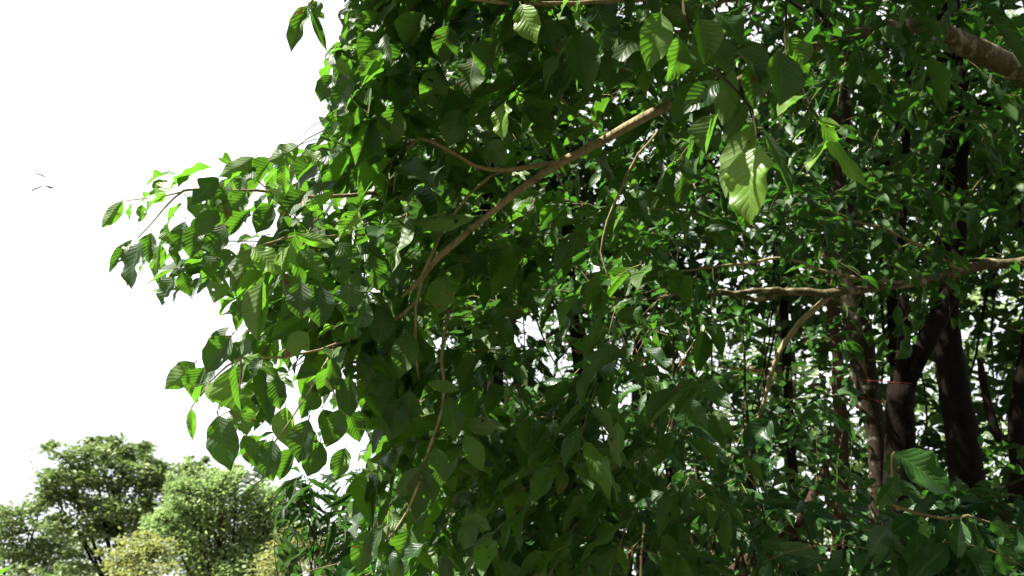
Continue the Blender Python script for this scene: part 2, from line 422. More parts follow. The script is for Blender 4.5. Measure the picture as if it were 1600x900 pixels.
clear_path([(1370, 600, 8), (1380, 720, 8)], 20)
clear_path([(1403, 600, 7.6), (1403, 700, 7.6)], 24)
clear_path([(1490, 570, 9.2), (1508, 720, 9.2)], 24)
clear_path([(1412, 590, 7.6), (1455, 530, 7.6), (1482, 478, 7.7)], 15)
clear_path([(1405, 598, 7.4), (1180, 579, 7)], 12)
clear_path([(740, 484, 4.3), (715, 490, 4.3)], 14)

H0 = P(1760, 700, 6.2); H0[2] = 0
hero = thing('broadleaf_tree', 'big leafy tree filling the middle, long pale limb and drooping large leaves against white sky', 'tree', H0)
def branch(root, name, path, radii, mat=None, k=8, wob=.006, step=.06, label=None):
    a = Acc(); f = FPX
    q = np.array(path, float)
    rad = np.array(radii, float) * .5 * q[:, 2] / f             # radii listed as widths seen in the photograph
    tube(a, pxpath(path), rad, k=k, wob=wob, step=step)
    o = build(name, a, mat or M_BRANCH, root)
    if label: o['label'] = label
    return o

a = Acc(); tube(a, [H0, H0 + [0.05, 0, 1.6], P(1740, 300, 6.2), P(1700, 20, 6.0), P(1690, -300, 6.0), P(1600, -600, 6)], [.2, .17, .15, .13, .1, .05], k=14)
trunk = build('trunk', a, M_LIMB, hero)
br_limb = branch(hero, 'limb', [(1735, 200, 6.15), (1600, 118, 5.9), (1530, 85, 5.7), (1462, 50, 5.5), (1420, 40, 5.4), (1340, 52, 5.2), (1255, 72, 5.0), (1190, 105, 4.6), (1120, 140, 4.3), (1075, 152, 4.1), (1035, 171, 4.0)],
                 [46, 36, 34, 31, 21, 18, 17, 16, 16, 16, 16], M_LIMB, k=12, wob=.004, label='thick arching bare limb at the upper right')
br_main = branch(hero, 'branch', [(1036, 170, 4.0), (1000, 187, 3.95), (960, 212, 3.9), (890, 250, 3.8), (830, 290, 3.7), (765, 337, 3.6), (700, 387, 3.5), (655, 437, 3.45), (628, 464, 3.4)],
                 [16, 16, 15, 13, 11, 10, 10, 9, 3], k=10, wob=.003, label='pale straight bare branch slanting across the leaves')
br_a = branch(hero, 'branch', [(888, 252, 3.8), (840, 260, 3.75), (775, 270, 3.65), (740, 260, 3.6), (695, 234, 3.5), (656, 217, 3.45), (640, 228, 3.42), (622, 250, 3.4), (615, 305, 3.4)], [8, 8, 7, 6, 6, 5, 4, 4, 2.5], k=7, wob=.003)
br_b = branch(hero, 'branch', [(772, 271, 3.66), (738, 300, 3.6), (705, 340, 3.5), (683, 385, 3.4), (664, 430, 3.38), (652, 482, 3.36), (649, 535, 3.36), (655, 592, 3.36)], [5, 5, 5, 6, 6, 5, 5, 4], k=7, wob=.003)
br_c = branch(hero, 'twig', [(640, 335, 3.4), (604, 350, 3.3), (588, 363, 3.25), (565, 364, 3.2), (512, 366, 3.1), (470, 366, 3.0), (400, 385, 2.95)], [5, 5, 4, 4, 4, 3, 2], k=6, wob=.002)
br_d = branch(hero, 'twig', [(650, 470, 3.4), (610, 505, 3.3), (575, 522, 3.25), (520, 540, 3.1), (440, 560, 2.95), (375, 560, 2.9), (340, 585, 2.9), (318, 612, 2.88), (299, 638, 2.86)], [6, 5, 5, 4, 4, 4, 3, 2, 2], k=6, wob=.003)
br_e = branch(hero, 'twig', [(600, 300, 3.4), (500, 310, 3.2), (400, 300, 3.05), (330, 300, 2.95), (285, 300, 2.9), (255, 330, 2.88), (215, 372, 2.85)], [7, 6, 5, 4, 4, 3, 2], k=6, wob=.003)
branch(hero, 'twig', [(285, 300, 2.9), (240, 308, 2.9), (192, 314, 2.9)], [3, 2.5, 1.5], k=5, wob=.001)
branch(hero, 'twig', [(520, 540, 3.1), (500, 585, 2.95), (470, 635, 2.88), (430, 688, 2.85), (412, 712, 2.85)], [4, 4, 3, 3, 1.5], k=6, wob=.003)
branch(hero, 'twig', [(560, 600, 3.2), (530, 660, 3.1), (505, 690, 3.0), (470, 700, 2.95)], [4, 3.5, 3, 1.5], k=6, wob=.003)
branch(hero, 'twig', [(505, 575, 2.97), (520, 610, 2.9), (530, 642, 2.86)], [3.5, 3, 1.5], k=6, wob=.002)
branch(hero, 'twig', [(375, 560, 2.9), (374, 600, 2.88), (368, 634, 2.86), (342, 651, 2.86)], [3, 3, 2.5, 1.5], k=6, wob=.002)
br_f = branch(hero, 'twig', [(560, -60, 3.4), (530, -30, 3.3), (490, 0, 3.2), (480, 12, 3.2)], [5, 4, 3, 2], k=6, wob=.002)
br_g = branch(hero, 'branch', [(1690, -250, 6.0), (1400, -70, 4.7), (1200, -25, 4.0), (1100, -10, 3.7), (1000, -2, 3.6), (900, 3, 3.5), (820, 4, 3.45), (748, 1, 3.4), (650, -10, 3.4)], [22, 16, 12, 9, 8, 7, 6, 5, 3], k=7, wob=.002, label='thin yellowish branch along the top edge')
br_h = branch(hero, 'branch', [(1200, -25, 4.0), (1080, -20, 3.0), (1088, 62, 2.6), (1130, 118, 2.45), (1178, 172, 2.35), (1183, 232, 2.3)], [6, 5, 4, 4, 3.5, 3], M_MOSS, k=7, wob=.003)
br_i = branch(hero, 'branch', [(1400, -70, 4.7), (1260, -40, 3.2), (1225, 60, 2.85), (1252, 140, 2.75), (1285, 192, 2.7)], [6, 4, 4, 3.5, 3], M_MOSS, k=7, wob=.002)
br_j = branch(hero, 'twig', [(1030, 200, 4.0), (1000, 240, 4.0), (978, 272, 3.95), (963, 305, 3.9), (950, 345, 3.9), (940, 395, 3.9), (955, 450, 3.9)], [4, 4, 4, 4, 3, 3, 2], k=6, wob=.006)
br_k = branch(hero, 'twig', [(1150, 0, 4.0), (1120, 5, 3.9), (1098, 25, 3.85), (1080, 45, 3.8), (1000, 45, 3.8)], [6, 5, 5, 4, 3], k=6, wob=.002)
br_l = branch(hero, 'twig', [(700, 480, 3.6), (690, 560, 3.4), (690, 640, 3.3), (665, 720, 3.25), (640, 800, 3.2), (600, 850, 3.2)], [6, 6, 5, 5, 4, 3], k=6, wob=.004)
br_m = branch(hero, 'twig', [(940, 200, 3.9), (905, 180, 3.8), (878, 156, 3.75), (850, 130, 3.7)], [4, 4, 4, 3], k=6, wob=.002)

NRM = {'f': (-.56, -.74, .42), 'l': (-.5, -.45, .75), 'v': (-.25, .7, .65), 's': (.05, -.95, .25), 'u': (.1, .95, .3), 'g': (-.1, -.55, .85), 'y': (-.35, .55, .75), 'd': (.3, -.9, .3)}
def place(leaves, rows, d0, jit=.15, dd=.12, young_lit=0.0):
    for row in rows:
        bx, by, tx, ty, w, st = row[:6]; d = row[6] if len(row) > 6 else d0 + rng.uniform(-dd, dd)
        lp = math.hypot(tx - bx, ty - by); f = lp * d / FPX
        b = P(bx, by, d); t = P(tx, ty, d + rng.uniform(-.3, .15) * f)
        n = np.array(NRM[st]) + rng.normal(0, .05 if st == 'f' else jit, 3)
        a = t - b; L = np.linalg.norm(a); a = a / L
        nn = nrm(n - (n @ a) * a)
        vd = nrm(CAM - b); tilt = max(.45, abs(nn @ vd))
        W = min(w * d / FPX / tilt, L * .75)
        c = var(1, young_lit)
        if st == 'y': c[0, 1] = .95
        if st in 'lf': c[0, 1] = max(c[0, 1], .6 if st == 'f' else .5); c[0, 0] = .9  # sunlit leaves: sunlight painted in by the pale young tint
        if st == 'u' and leaves in LIT: c[0, 1] = max(c[0, 1], .45)  # undersides in the lit clusters paled in colour as if sunlit
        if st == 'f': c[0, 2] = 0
        if st == 'v': c[0, 1] = .45  # backlit leaves: part of the glow put into the colour
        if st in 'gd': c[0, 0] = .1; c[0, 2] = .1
        if st in 'flyvu' and leaves is not L_hang: CLEAR.append(((bx + tx) / 2, (by + ty) / 2, d, max(10, .42 * lp)))
        leaves.add(b, a, nn, L, W, c, ti=(row[7] if len(row) > 7 else None))

L_left = Leaves(HERO_T); L_bright = Leaves(HERO_T); L_low = Leaves(HERO_T); L_top = Leaves(HERO_T); L_mid = Leaves(HERO_T)
L_hang = Leaves(HERO_T); L_lime = Leaves(HERO_T); L_in = Leaves(HERO_T)
LIT = (L_left, L_bright, L_low)
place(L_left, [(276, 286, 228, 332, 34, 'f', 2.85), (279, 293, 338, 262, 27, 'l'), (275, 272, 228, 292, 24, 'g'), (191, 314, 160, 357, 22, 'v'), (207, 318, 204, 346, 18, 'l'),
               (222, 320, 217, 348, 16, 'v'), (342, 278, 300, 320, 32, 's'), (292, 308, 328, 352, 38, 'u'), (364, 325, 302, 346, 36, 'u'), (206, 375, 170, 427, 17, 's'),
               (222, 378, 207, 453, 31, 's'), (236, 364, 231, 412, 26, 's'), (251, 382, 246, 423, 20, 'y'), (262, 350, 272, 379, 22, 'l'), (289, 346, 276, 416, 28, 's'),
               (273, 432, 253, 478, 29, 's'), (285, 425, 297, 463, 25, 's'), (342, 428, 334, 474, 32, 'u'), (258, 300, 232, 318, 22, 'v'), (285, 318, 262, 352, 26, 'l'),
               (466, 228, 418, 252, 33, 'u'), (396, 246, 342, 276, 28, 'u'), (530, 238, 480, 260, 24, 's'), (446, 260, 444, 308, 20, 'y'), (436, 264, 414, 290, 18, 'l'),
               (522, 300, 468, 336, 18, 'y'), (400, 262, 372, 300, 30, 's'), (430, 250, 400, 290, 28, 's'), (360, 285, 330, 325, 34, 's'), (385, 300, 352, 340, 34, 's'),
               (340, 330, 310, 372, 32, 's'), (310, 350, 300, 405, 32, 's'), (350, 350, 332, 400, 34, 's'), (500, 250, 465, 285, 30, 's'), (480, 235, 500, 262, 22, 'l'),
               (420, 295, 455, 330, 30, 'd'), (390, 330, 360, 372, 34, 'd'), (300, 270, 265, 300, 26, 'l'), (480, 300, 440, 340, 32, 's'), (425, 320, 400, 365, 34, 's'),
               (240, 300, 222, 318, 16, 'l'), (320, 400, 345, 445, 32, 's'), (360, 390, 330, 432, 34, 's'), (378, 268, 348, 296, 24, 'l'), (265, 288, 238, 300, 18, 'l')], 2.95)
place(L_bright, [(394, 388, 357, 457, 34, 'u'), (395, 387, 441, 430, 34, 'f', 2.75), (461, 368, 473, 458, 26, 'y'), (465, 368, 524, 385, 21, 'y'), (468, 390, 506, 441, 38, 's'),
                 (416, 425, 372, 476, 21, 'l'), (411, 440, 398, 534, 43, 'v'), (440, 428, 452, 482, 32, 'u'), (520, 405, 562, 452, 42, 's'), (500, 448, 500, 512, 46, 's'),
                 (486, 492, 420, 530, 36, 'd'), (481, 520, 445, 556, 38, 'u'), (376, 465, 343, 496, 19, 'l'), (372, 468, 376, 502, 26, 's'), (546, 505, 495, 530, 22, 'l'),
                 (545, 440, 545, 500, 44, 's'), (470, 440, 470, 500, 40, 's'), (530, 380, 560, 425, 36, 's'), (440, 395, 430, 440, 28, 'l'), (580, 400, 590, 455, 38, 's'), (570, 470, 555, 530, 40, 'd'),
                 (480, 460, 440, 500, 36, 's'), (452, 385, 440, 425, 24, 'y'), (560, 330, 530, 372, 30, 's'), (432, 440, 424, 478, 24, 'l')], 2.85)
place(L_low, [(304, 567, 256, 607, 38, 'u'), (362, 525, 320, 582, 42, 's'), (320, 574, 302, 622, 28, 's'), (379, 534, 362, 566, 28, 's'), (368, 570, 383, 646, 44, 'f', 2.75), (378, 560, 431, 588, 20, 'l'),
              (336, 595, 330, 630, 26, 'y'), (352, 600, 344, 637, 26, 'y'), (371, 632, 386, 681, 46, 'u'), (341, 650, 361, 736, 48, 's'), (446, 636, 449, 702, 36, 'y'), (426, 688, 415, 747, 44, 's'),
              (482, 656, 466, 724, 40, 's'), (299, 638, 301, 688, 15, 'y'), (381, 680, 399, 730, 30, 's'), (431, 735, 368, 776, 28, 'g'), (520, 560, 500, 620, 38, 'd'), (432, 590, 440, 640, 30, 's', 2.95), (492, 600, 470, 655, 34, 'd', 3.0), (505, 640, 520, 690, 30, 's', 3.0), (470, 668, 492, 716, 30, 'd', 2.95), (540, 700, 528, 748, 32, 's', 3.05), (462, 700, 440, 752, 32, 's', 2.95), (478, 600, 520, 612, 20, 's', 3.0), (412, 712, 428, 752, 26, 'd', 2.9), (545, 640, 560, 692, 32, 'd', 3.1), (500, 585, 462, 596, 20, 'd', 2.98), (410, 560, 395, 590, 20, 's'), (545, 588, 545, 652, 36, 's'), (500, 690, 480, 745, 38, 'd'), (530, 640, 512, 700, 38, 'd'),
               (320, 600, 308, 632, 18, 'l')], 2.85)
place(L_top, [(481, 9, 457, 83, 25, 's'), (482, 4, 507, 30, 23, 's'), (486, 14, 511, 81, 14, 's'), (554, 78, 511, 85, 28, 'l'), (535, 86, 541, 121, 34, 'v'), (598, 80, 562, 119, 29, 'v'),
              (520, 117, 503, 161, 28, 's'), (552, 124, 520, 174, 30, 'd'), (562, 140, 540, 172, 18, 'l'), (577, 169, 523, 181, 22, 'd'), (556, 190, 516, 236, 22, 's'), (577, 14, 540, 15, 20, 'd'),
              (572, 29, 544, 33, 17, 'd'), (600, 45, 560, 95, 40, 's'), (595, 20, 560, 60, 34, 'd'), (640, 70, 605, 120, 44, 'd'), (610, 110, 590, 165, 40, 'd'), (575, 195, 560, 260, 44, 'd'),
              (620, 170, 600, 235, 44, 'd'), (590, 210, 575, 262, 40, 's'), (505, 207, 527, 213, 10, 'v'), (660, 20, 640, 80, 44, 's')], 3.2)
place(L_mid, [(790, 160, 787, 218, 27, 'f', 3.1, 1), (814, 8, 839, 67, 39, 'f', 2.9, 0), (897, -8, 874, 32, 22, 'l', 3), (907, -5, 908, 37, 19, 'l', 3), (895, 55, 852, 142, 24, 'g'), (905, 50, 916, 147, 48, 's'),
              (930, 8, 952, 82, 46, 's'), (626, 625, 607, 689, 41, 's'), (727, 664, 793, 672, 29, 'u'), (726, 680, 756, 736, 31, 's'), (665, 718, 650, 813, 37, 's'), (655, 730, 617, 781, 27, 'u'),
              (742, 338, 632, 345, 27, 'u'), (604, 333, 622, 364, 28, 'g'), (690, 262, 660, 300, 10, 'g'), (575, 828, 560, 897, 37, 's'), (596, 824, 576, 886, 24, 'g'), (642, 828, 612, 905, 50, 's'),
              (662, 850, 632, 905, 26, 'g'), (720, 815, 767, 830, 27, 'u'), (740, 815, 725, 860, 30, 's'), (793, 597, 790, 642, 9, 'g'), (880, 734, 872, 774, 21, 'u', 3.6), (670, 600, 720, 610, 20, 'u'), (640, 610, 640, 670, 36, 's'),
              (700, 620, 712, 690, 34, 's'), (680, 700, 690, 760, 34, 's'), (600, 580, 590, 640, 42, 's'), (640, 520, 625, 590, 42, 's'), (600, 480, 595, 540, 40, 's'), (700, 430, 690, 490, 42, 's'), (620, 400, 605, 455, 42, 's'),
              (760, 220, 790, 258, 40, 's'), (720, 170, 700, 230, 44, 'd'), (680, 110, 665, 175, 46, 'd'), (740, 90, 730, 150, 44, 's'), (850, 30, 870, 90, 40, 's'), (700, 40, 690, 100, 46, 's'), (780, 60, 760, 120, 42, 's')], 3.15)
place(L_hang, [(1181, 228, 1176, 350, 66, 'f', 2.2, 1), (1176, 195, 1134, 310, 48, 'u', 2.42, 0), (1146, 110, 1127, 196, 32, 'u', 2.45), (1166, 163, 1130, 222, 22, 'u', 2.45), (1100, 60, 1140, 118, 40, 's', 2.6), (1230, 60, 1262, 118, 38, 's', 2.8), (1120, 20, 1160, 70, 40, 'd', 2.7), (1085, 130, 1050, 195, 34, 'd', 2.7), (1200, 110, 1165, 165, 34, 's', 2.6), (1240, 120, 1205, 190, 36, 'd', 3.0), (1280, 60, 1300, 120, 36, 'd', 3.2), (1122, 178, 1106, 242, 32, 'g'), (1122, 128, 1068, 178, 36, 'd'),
               (1220, 82, 1214, 165, 50, 'd'), (1190, 200, 1240, 312, 16, 's'), (1165, 300, 1168, 362, 28, 'g'), (1032, 20, 1012, 112, 42, 'd'), (1090, 30, 1105, 100, 44, 'd'), (1180, 100, 1175, 170, 36, 's'), (1150, 80, 1190, 130, 34, 'd'), (1060, 60, 1045, 130, 36, 'd')], 2.3, dd=.08)
place(L_lime, [(1284, 190, 1360, 297, 24, 'y', 2.6), (1312, 218, 1262, 270, 24, 'l'), (1279, 189, 1315, 200, 13, 'y', 2.78), (1255, 150, 1214, 182, 24, 'l'), (1270, 192, 1238, 224, 9, 'l'), (1350, 110, 1385, 150, 30, 'd', 3.2), (1275, 165, 1250, 205, 12, 's')], 2.7, dd=.05)

tw = {k: Acc() for k in ('left', 'bright', 'low', 'top', 'in', 'in2', 'can')}
def hero_fill(L, T, n, box, dn, dx, ll=.17, hole=None, K=6, face=.55, keep=hero_keep, jit=.35, young_lit=0.0, ratio=.38):
    x = rng.uniform(box[0], box[1], n); y = rng.uniform(box[2], box[3], n)
    d = dn + rng.random(n)**1.4 * (dx - dn)
    if hole is not None:
        m = rng.random(n) < hole(x, y); x, y, d = x[m], y[m], d[m]
    o = P(x, y, d); m = keep(o); o = o[m]; n = len(o)
    dr = nrm(np.stack([rng.normal(-.55, .6, n), rng.normal(-.25, .6, n), rng.normal(-.05, .35, n)], -1))
    sprays(L, T, o, dr, rng.uniform(.25, .5, n), K, ll, keep=keep, face=face, jit=jit, young_lit=young_lit, ratio=ratio)
hero_fill(L_left, tw['left'], 40, (240, 560, 245, 470), 3.25, 4.0, .19)
hero_fill(L_bright, tw['bright'], 40, (400, 660, 360, 560), 3.3, 4.0, .2, gapfield)
hero_fill(L_low, tw['low'], 24, (350, 640, 540, 760), 3.3, 4.0, .19, gapfield)
hero_fill(L_top, tw['top'], 90, (520, 760, -160, 260), 3.5, 4.6, .22)
dens = lambda x, y: gapfield(x, y) * np.clip(1.15 - (x - 780) / 420, .12, 1)
hero_fill(L_in, tw['in'], 330, (560, 1120, -100, 980), 3.5, 4.6, .22, dens, face=.75, jit=.3)
hero_fill(L_in, tw['in'], 330, (560, 1120, -100, 980), 4.4, 5.6, .2, dens, face=.5)
L_can = Leaves(MID_T)
hero_fill(L_can, tw['can'], 1500, (560, 1900, -1500, -40), 3.8, 8.0, .2)
def open_keep(p): return (bearing(p)[1] < -90) & sunlit_gap(p)
def over_fill(n, box, dn, dx):
    x = rng.uniform(box[0], box[1], n); y = rng.uniform(box[2], box[3], n)
    o = P(x, y, rng.uniform(dn, dx, n)); k = len(o)
    sprays(L_can, tw['can'], o, nrm(np.stack([rng.normal(-.5, .6, k), rng.normal(-.3, .6, k), rng.normal(0, .3, k)], -1)), rng.uniform(.3, .5, k), 6, .2, keep=open_keep)
over_fill(300, (180, 800, -900, -200), 2.2, 3.8)

for br, nm in ((br_e, L_left), (br_c, L_bright), (br_d, L_low), (br_f, L_top), (br_a, L_mid), (br_h, L_hang), (br_i, L_lime), (br_main, L_in)):
    build('leaves', nm.acc(), M_HERO, br)
for br, k in ((br_e, 'left'), (br_c, 'bright'), (br_d, 'low'), (br_g, 'top'), (br_main, 'in')):
    build('twigs', tw[k], M_TWIG, br)['kind'] = 'stuff'
build('canopy', L_can.acc(), M_MID, hero); 

# ------------------------------------------------------------------ forest trees
def crown_sprays(L, T, c, r, n, ll, K=6, shell=.4, face=.3, tl=(.3, .6), keep=unhidden, droop=.35, young_lit=0.0, jit=.45, hang=.4, ratio=.42, tr=.004):
    o = ell(n, c, r, shell); m = len(o)
    out = nrm((o - np.asarray(c)) / np.asarray(r))
    dr = nrm(out * .5 + rng.normal(0, .6, (m, 3)) * [1, 1, .5])
    sprays(L, T, o, dr, rng.uniform(*tl, m), K, ll, keep=keep, droop=droop, face=face, jit=jit, young_lit=young_lit, hang=hang, ratio=ratio, tr=tr)

def limbs(acc, start, c, r, n, r0, k=6):
    for i in range(n):
        e = ell(1, c, np.asarray(r) * .85, 1)[0]
        mid = start * .45 + e * .55 + rng.normal(0, .12, 3) * np.linalg.norm(e - start) * .4
        tube(acc, [start, mid, e], [r0, r0 * .6, r0 * .15], k=k, step=.2, wob=.01)

def ground_pt(px, py, d):
    q = P(px, py, d); q[2] = 0; return q

def forest_tree(label, trunk_path, widths, mat, crowns, n, ll, leafmat=M_MID, name='forest_tree', group=None, forks=(), tmpl=MID_T, nl=3, K=6, young_lit=0.0, shell=.4, top=None):
    q = np.array(trunk_path, float); pts = pxpath(trunk_path)
    g = pts[-1].copy(); g[2] = -.05
    root = thing(name, label, 'tree', (g[0], g[1], 0), group)
    pts = np.vstack([pts, g]); rad = np.r_[np.array(widths) * .5 * q[:, 2] / FPX, widths[-1] * .62 * q[-1, 2] / FPX]
    a = Acc(); tube(a, pts, rad, k=14, step=.1, wob=.006, rough=.05); build('trunk', a, mat, root)
    for fp, fw in forks:
        b = Acc(); fq = np.array(fp, float); tube(b, pxpath(fp), np.array(fw) * .5 * fq[:, 2] / FPX, k=10, step=.08, wob=.006); build('branch', b, mat, root)
    L = Leaves(tmpl); T = Acc(); la = Acc()
    for (c, r, share) in crowns:
        cc = P(*c); crown_sprays(L, T, cc, r, int(n * share), ll, K=K, young_lit=young_lit, shell=shell)
        limbs(la, pts[0] if top is None else P(*top), cc, r, nl, rad[0] * .3)
    build('limbs', la, mat, root)
    cr = build('crown', L.acc(), leafmat, root); build('twigs', T, M_TWIG, cr)['kind'] = 'stuff'
    return root

forest_tree('grey trunk blotched with pale lichen, right of centre behind the red cord',
            [(1318, 60, 8.2), (1322, 300, 8.0), (1335, 420, 8), (1352, 520, 8), (1366, 620, 8), (1378, 720, 8), (1388, 900, 8)], [26, 30, 38, 40, 36, 34, 38], M_LICHEN,
            [((1310, 120, 8.3), (1.5, 1.4, 1.1), 1.0), ((1290, -150, 8), (1.8, 1.8, 1.2), .8)], 120, .2)
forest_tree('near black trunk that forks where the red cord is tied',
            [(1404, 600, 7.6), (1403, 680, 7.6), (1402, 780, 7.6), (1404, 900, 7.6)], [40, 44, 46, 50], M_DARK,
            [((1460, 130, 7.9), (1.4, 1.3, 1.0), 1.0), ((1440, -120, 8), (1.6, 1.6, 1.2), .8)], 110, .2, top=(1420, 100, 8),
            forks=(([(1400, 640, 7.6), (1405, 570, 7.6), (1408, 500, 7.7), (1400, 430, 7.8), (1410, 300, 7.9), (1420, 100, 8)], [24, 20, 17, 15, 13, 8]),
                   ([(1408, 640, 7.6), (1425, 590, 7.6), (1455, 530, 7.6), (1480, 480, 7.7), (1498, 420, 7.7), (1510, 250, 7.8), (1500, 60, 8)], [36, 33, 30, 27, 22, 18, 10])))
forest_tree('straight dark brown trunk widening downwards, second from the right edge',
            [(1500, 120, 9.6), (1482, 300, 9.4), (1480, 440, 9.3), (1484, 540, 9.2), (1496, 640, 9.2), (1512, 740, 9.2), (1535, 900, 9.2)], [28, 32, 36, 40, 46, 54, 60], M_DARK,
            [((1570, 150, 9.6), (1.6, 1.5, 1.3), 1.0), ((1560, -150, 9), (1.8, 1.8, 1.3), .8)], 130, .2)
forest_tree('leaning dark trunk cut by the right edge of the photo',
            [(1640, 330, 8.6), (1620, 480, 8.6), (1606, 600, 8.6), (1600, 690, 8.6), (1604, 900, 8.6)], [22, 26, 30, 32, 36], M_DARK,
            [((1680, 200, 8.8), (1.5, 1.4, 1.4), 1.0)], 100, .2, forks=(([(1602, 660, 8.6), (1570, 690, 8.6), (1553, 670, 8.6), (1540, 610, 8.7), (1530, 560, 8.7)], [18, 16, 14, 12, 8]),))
forest_tree('thin reddish brown trunk left of the lichen covered trunk',
            [(1290, 380, 9.5), (1296, 480, 9.5), (1303, 580, 9.5), (1308, 680, 9.5), (1312, 900, 9.5)], [14, 16, 18, 20, 22], M_BROWN,
            [((1230, 300, 9.6), (1.2, 1.2, .8), 1.0)], 40, .16)

# tree beyond the right edge with one long level limb
G = ground_pt(1690, 600, 6.9)
lv = thing('forest_tree', 'level pale brown limb reaching in from the right edge, with a hanging side twig', 'tree', G)
a = Acc(); tube(a, [G + [0, 0, -.05], P(1690, 600, 6.9), P(1685, 400, 6.8), P(1670, 100, 6.9), P(1640, -200, 7)], [.17, .15, .13, .1, .06], k=12); build('trunk', a, M_MOSS, lv)
lv1 = branch(lv, 'limb', [(1688, 385, 6.8), (1600, 405, 6.6), (1540, 412, 6.5), (1470, 430, 6.4), (1400, 446, 6.3), (1330, 453, 6.2), (1260, 452, 6.1), (1210, 450, 6.05), (1170, 448, 6), (1130, 455, 5.95), (1060, 460, 5.9), (1000, 470, 5.9)],
       [20, 17, 16, 14, 13, 13, 12, 11, 9, 7, 4, 2], M_LIMB, k=10, wob=.005)
lv2 = branch(lv, 'branch', [(1232, 452, 6.08), (1205, 462, 6.0), (1180, 466, 6), (1150, 458, 5.95), (1122, 453, 5.9)], [9, 9, 8, 7, 4], M_LIMB, k=8, wob=.003)
lv3 = branch(lv, 'twig', [(1300, 458, 6.15), (1275, 480, 6.1), (1250, 505, 6.0), (1228, 535, 6), (1212, 565, 6), (1200, 610, 6), (1185, 655, 6), (1168, 700, 6)], [9, 9, 9, 8, 7, 6, 5, 4], M_BRANCH, k=8, wob=.004)
lv4 = branch(lv, 'twig', [(1420, 443, 6.3), (1320, 425, 6.0), (1225, 402, 5.8), (1130, 415, 5.7), (1060, 424, 5.6), (1005, 432, 5.6)], [5, 5, 5, 4, 3, 2], M_BRANCH, k=6, wob=.004)
lv5 = branch(lv, 'twig', [(1500, 420, 6.4), (1420, 372, 6.3), (1350, 352, 6.2), (1290, 340, 6.1)], [5, 5, 4, 2], M_BRANCH, k=6, wob=.006)
L = Leaves(MID_T); T = Acc()
for c, r, n in (((1180, 390, 6.0), (1.0, .8, .4), 40), ((1050, 440, 5.8), (.7, .6, .35), 28), ((1400, 350, 6.4), (.9, .7, .35), 34), ((1540, 380, 6.6), (.7, .6, .4), 24), ((1200, 560, 6.1), (.6, .6, .5), 16), ((1100, 300, 6.0), (1.0, .8, .4), 34), ((1560, 460, 6.7), (.6, .6, .3), 14)):
    crown_sprays(L, T, P(*c), r, n, .15, tl=(.2, .45))
for c, r, n in (((1440, 20, 5.0), (.25, .2, .12), 7), ((1400, 60, 4.9), (.2, .2, .12), 5), ((1540, 60, 5.2), (.2, .2, .15), 6), ((1330, 10, 4.8), (.3, .2, .12), 7), ((1350, 330, 6.6), (.6, .5, .4), 26), ((1480, 480, 6.8), (.6, .5, .3), 18), ((1420, 200, 6.2), (.8, .6, .4), 30), ((1560, 200, 6.2), (.7, .6, .5), 30), ((1330, 480, 6.8), (.3, .4, .2), 10)):
    crown_sprays(L, T, P(*c), r, n, .16, tl=(.2, .45))
cr = build('crown', L.acc(), M_MID, lv); build('twigs', T, M_TWIG, cr)['kind'] = 'stuff'

# brown dead tree leaning across the lower right corner and mossy limb behind the shrub
q = pxpath([(1060, 985, 7.2), (1140, 905, 7.2), (1205, 850, 7.2), (1262, 808, 7.3), (1310, 845, 7.4)])
G = ground_pt(1000, 990, 7.2)
a = Acc(); tube(a, [G + [0, 0, -.05], q[0], q[1], q[2], P(1262, 790, 7.3), P(1300, 700, 7.5)], [.1, .09, .075, .07, .05, .02], k=10, wob=.006)
dt = thing('dead_tree', 'bare brown leaning stems crossing low in the right half of the photo', 'tree', G)
build('trunk', a, M_BROWN, dt)
branch(dt, 'branch', [(1258, 795, 7.3), (1300, 818, 7.35), (1345, 850, 7.4), (1390, 890, 7.5)], [26, 24, 22, 18], M_BROWN, k=10)
branch(dt, 'branch', [(1180, 860, 7.2), (1240, 858, 7.3), (1310, 860, 7.4), (1380, 856, 7.4)], [14, 12, 10, 8], M_BROWN, k=8)
branch(dt, 'branch', [(1120, 905, 7.2), (1010, 880, 6.9), (1060, 820, 6.8), (1110, 780, 6.8), (1145, 745, 6.8)], [10, 8, 8, 7, 4], M_BROWN, k=7)

G = ground_pt(1700, 900, 6.4)
ml = thing('mossy_tree', 'dark mossy bough running level above the leafy shrub in the lower right corner', 'tree', G)
a = Acc(); tube(a, [G + [0, 0, -.05], P(1700, 860, 6.4), P(1650, 812, 6.4)], [.16, .14, .1], k=10); build('trunk', a, M_MOSS, ml)
branch(ml, 'limb', [(1655, 815, 6.4), (1600, 806, 6.3), (1540, 802, 6.3), (1480, 796, 6.2), (1430, 790, 6.2), (1400, 800, 6.1)], [34, 32, 30, 26, 20, 8], M_MOSS, k=12, wob=.006)
branch(ml, 'branch', [(1480, 796, 6.2), (1530, 775, 6.3), (1570, 760, 6.3), (1620, 740, 6.3)], [8, 7, 6, 4], M_MOSS, k=7)
L = Leaves(MID_T); T = Acc(); crown_sprays(L, T, P(1560, 740, 6.5), (.8, .6, .3), 26, .16); crown_sprays(L, T, P(1640, 780, 6.4), (.5, .5, .4), 16, .16)
build('crown', L.acc(), M_MID, ml)

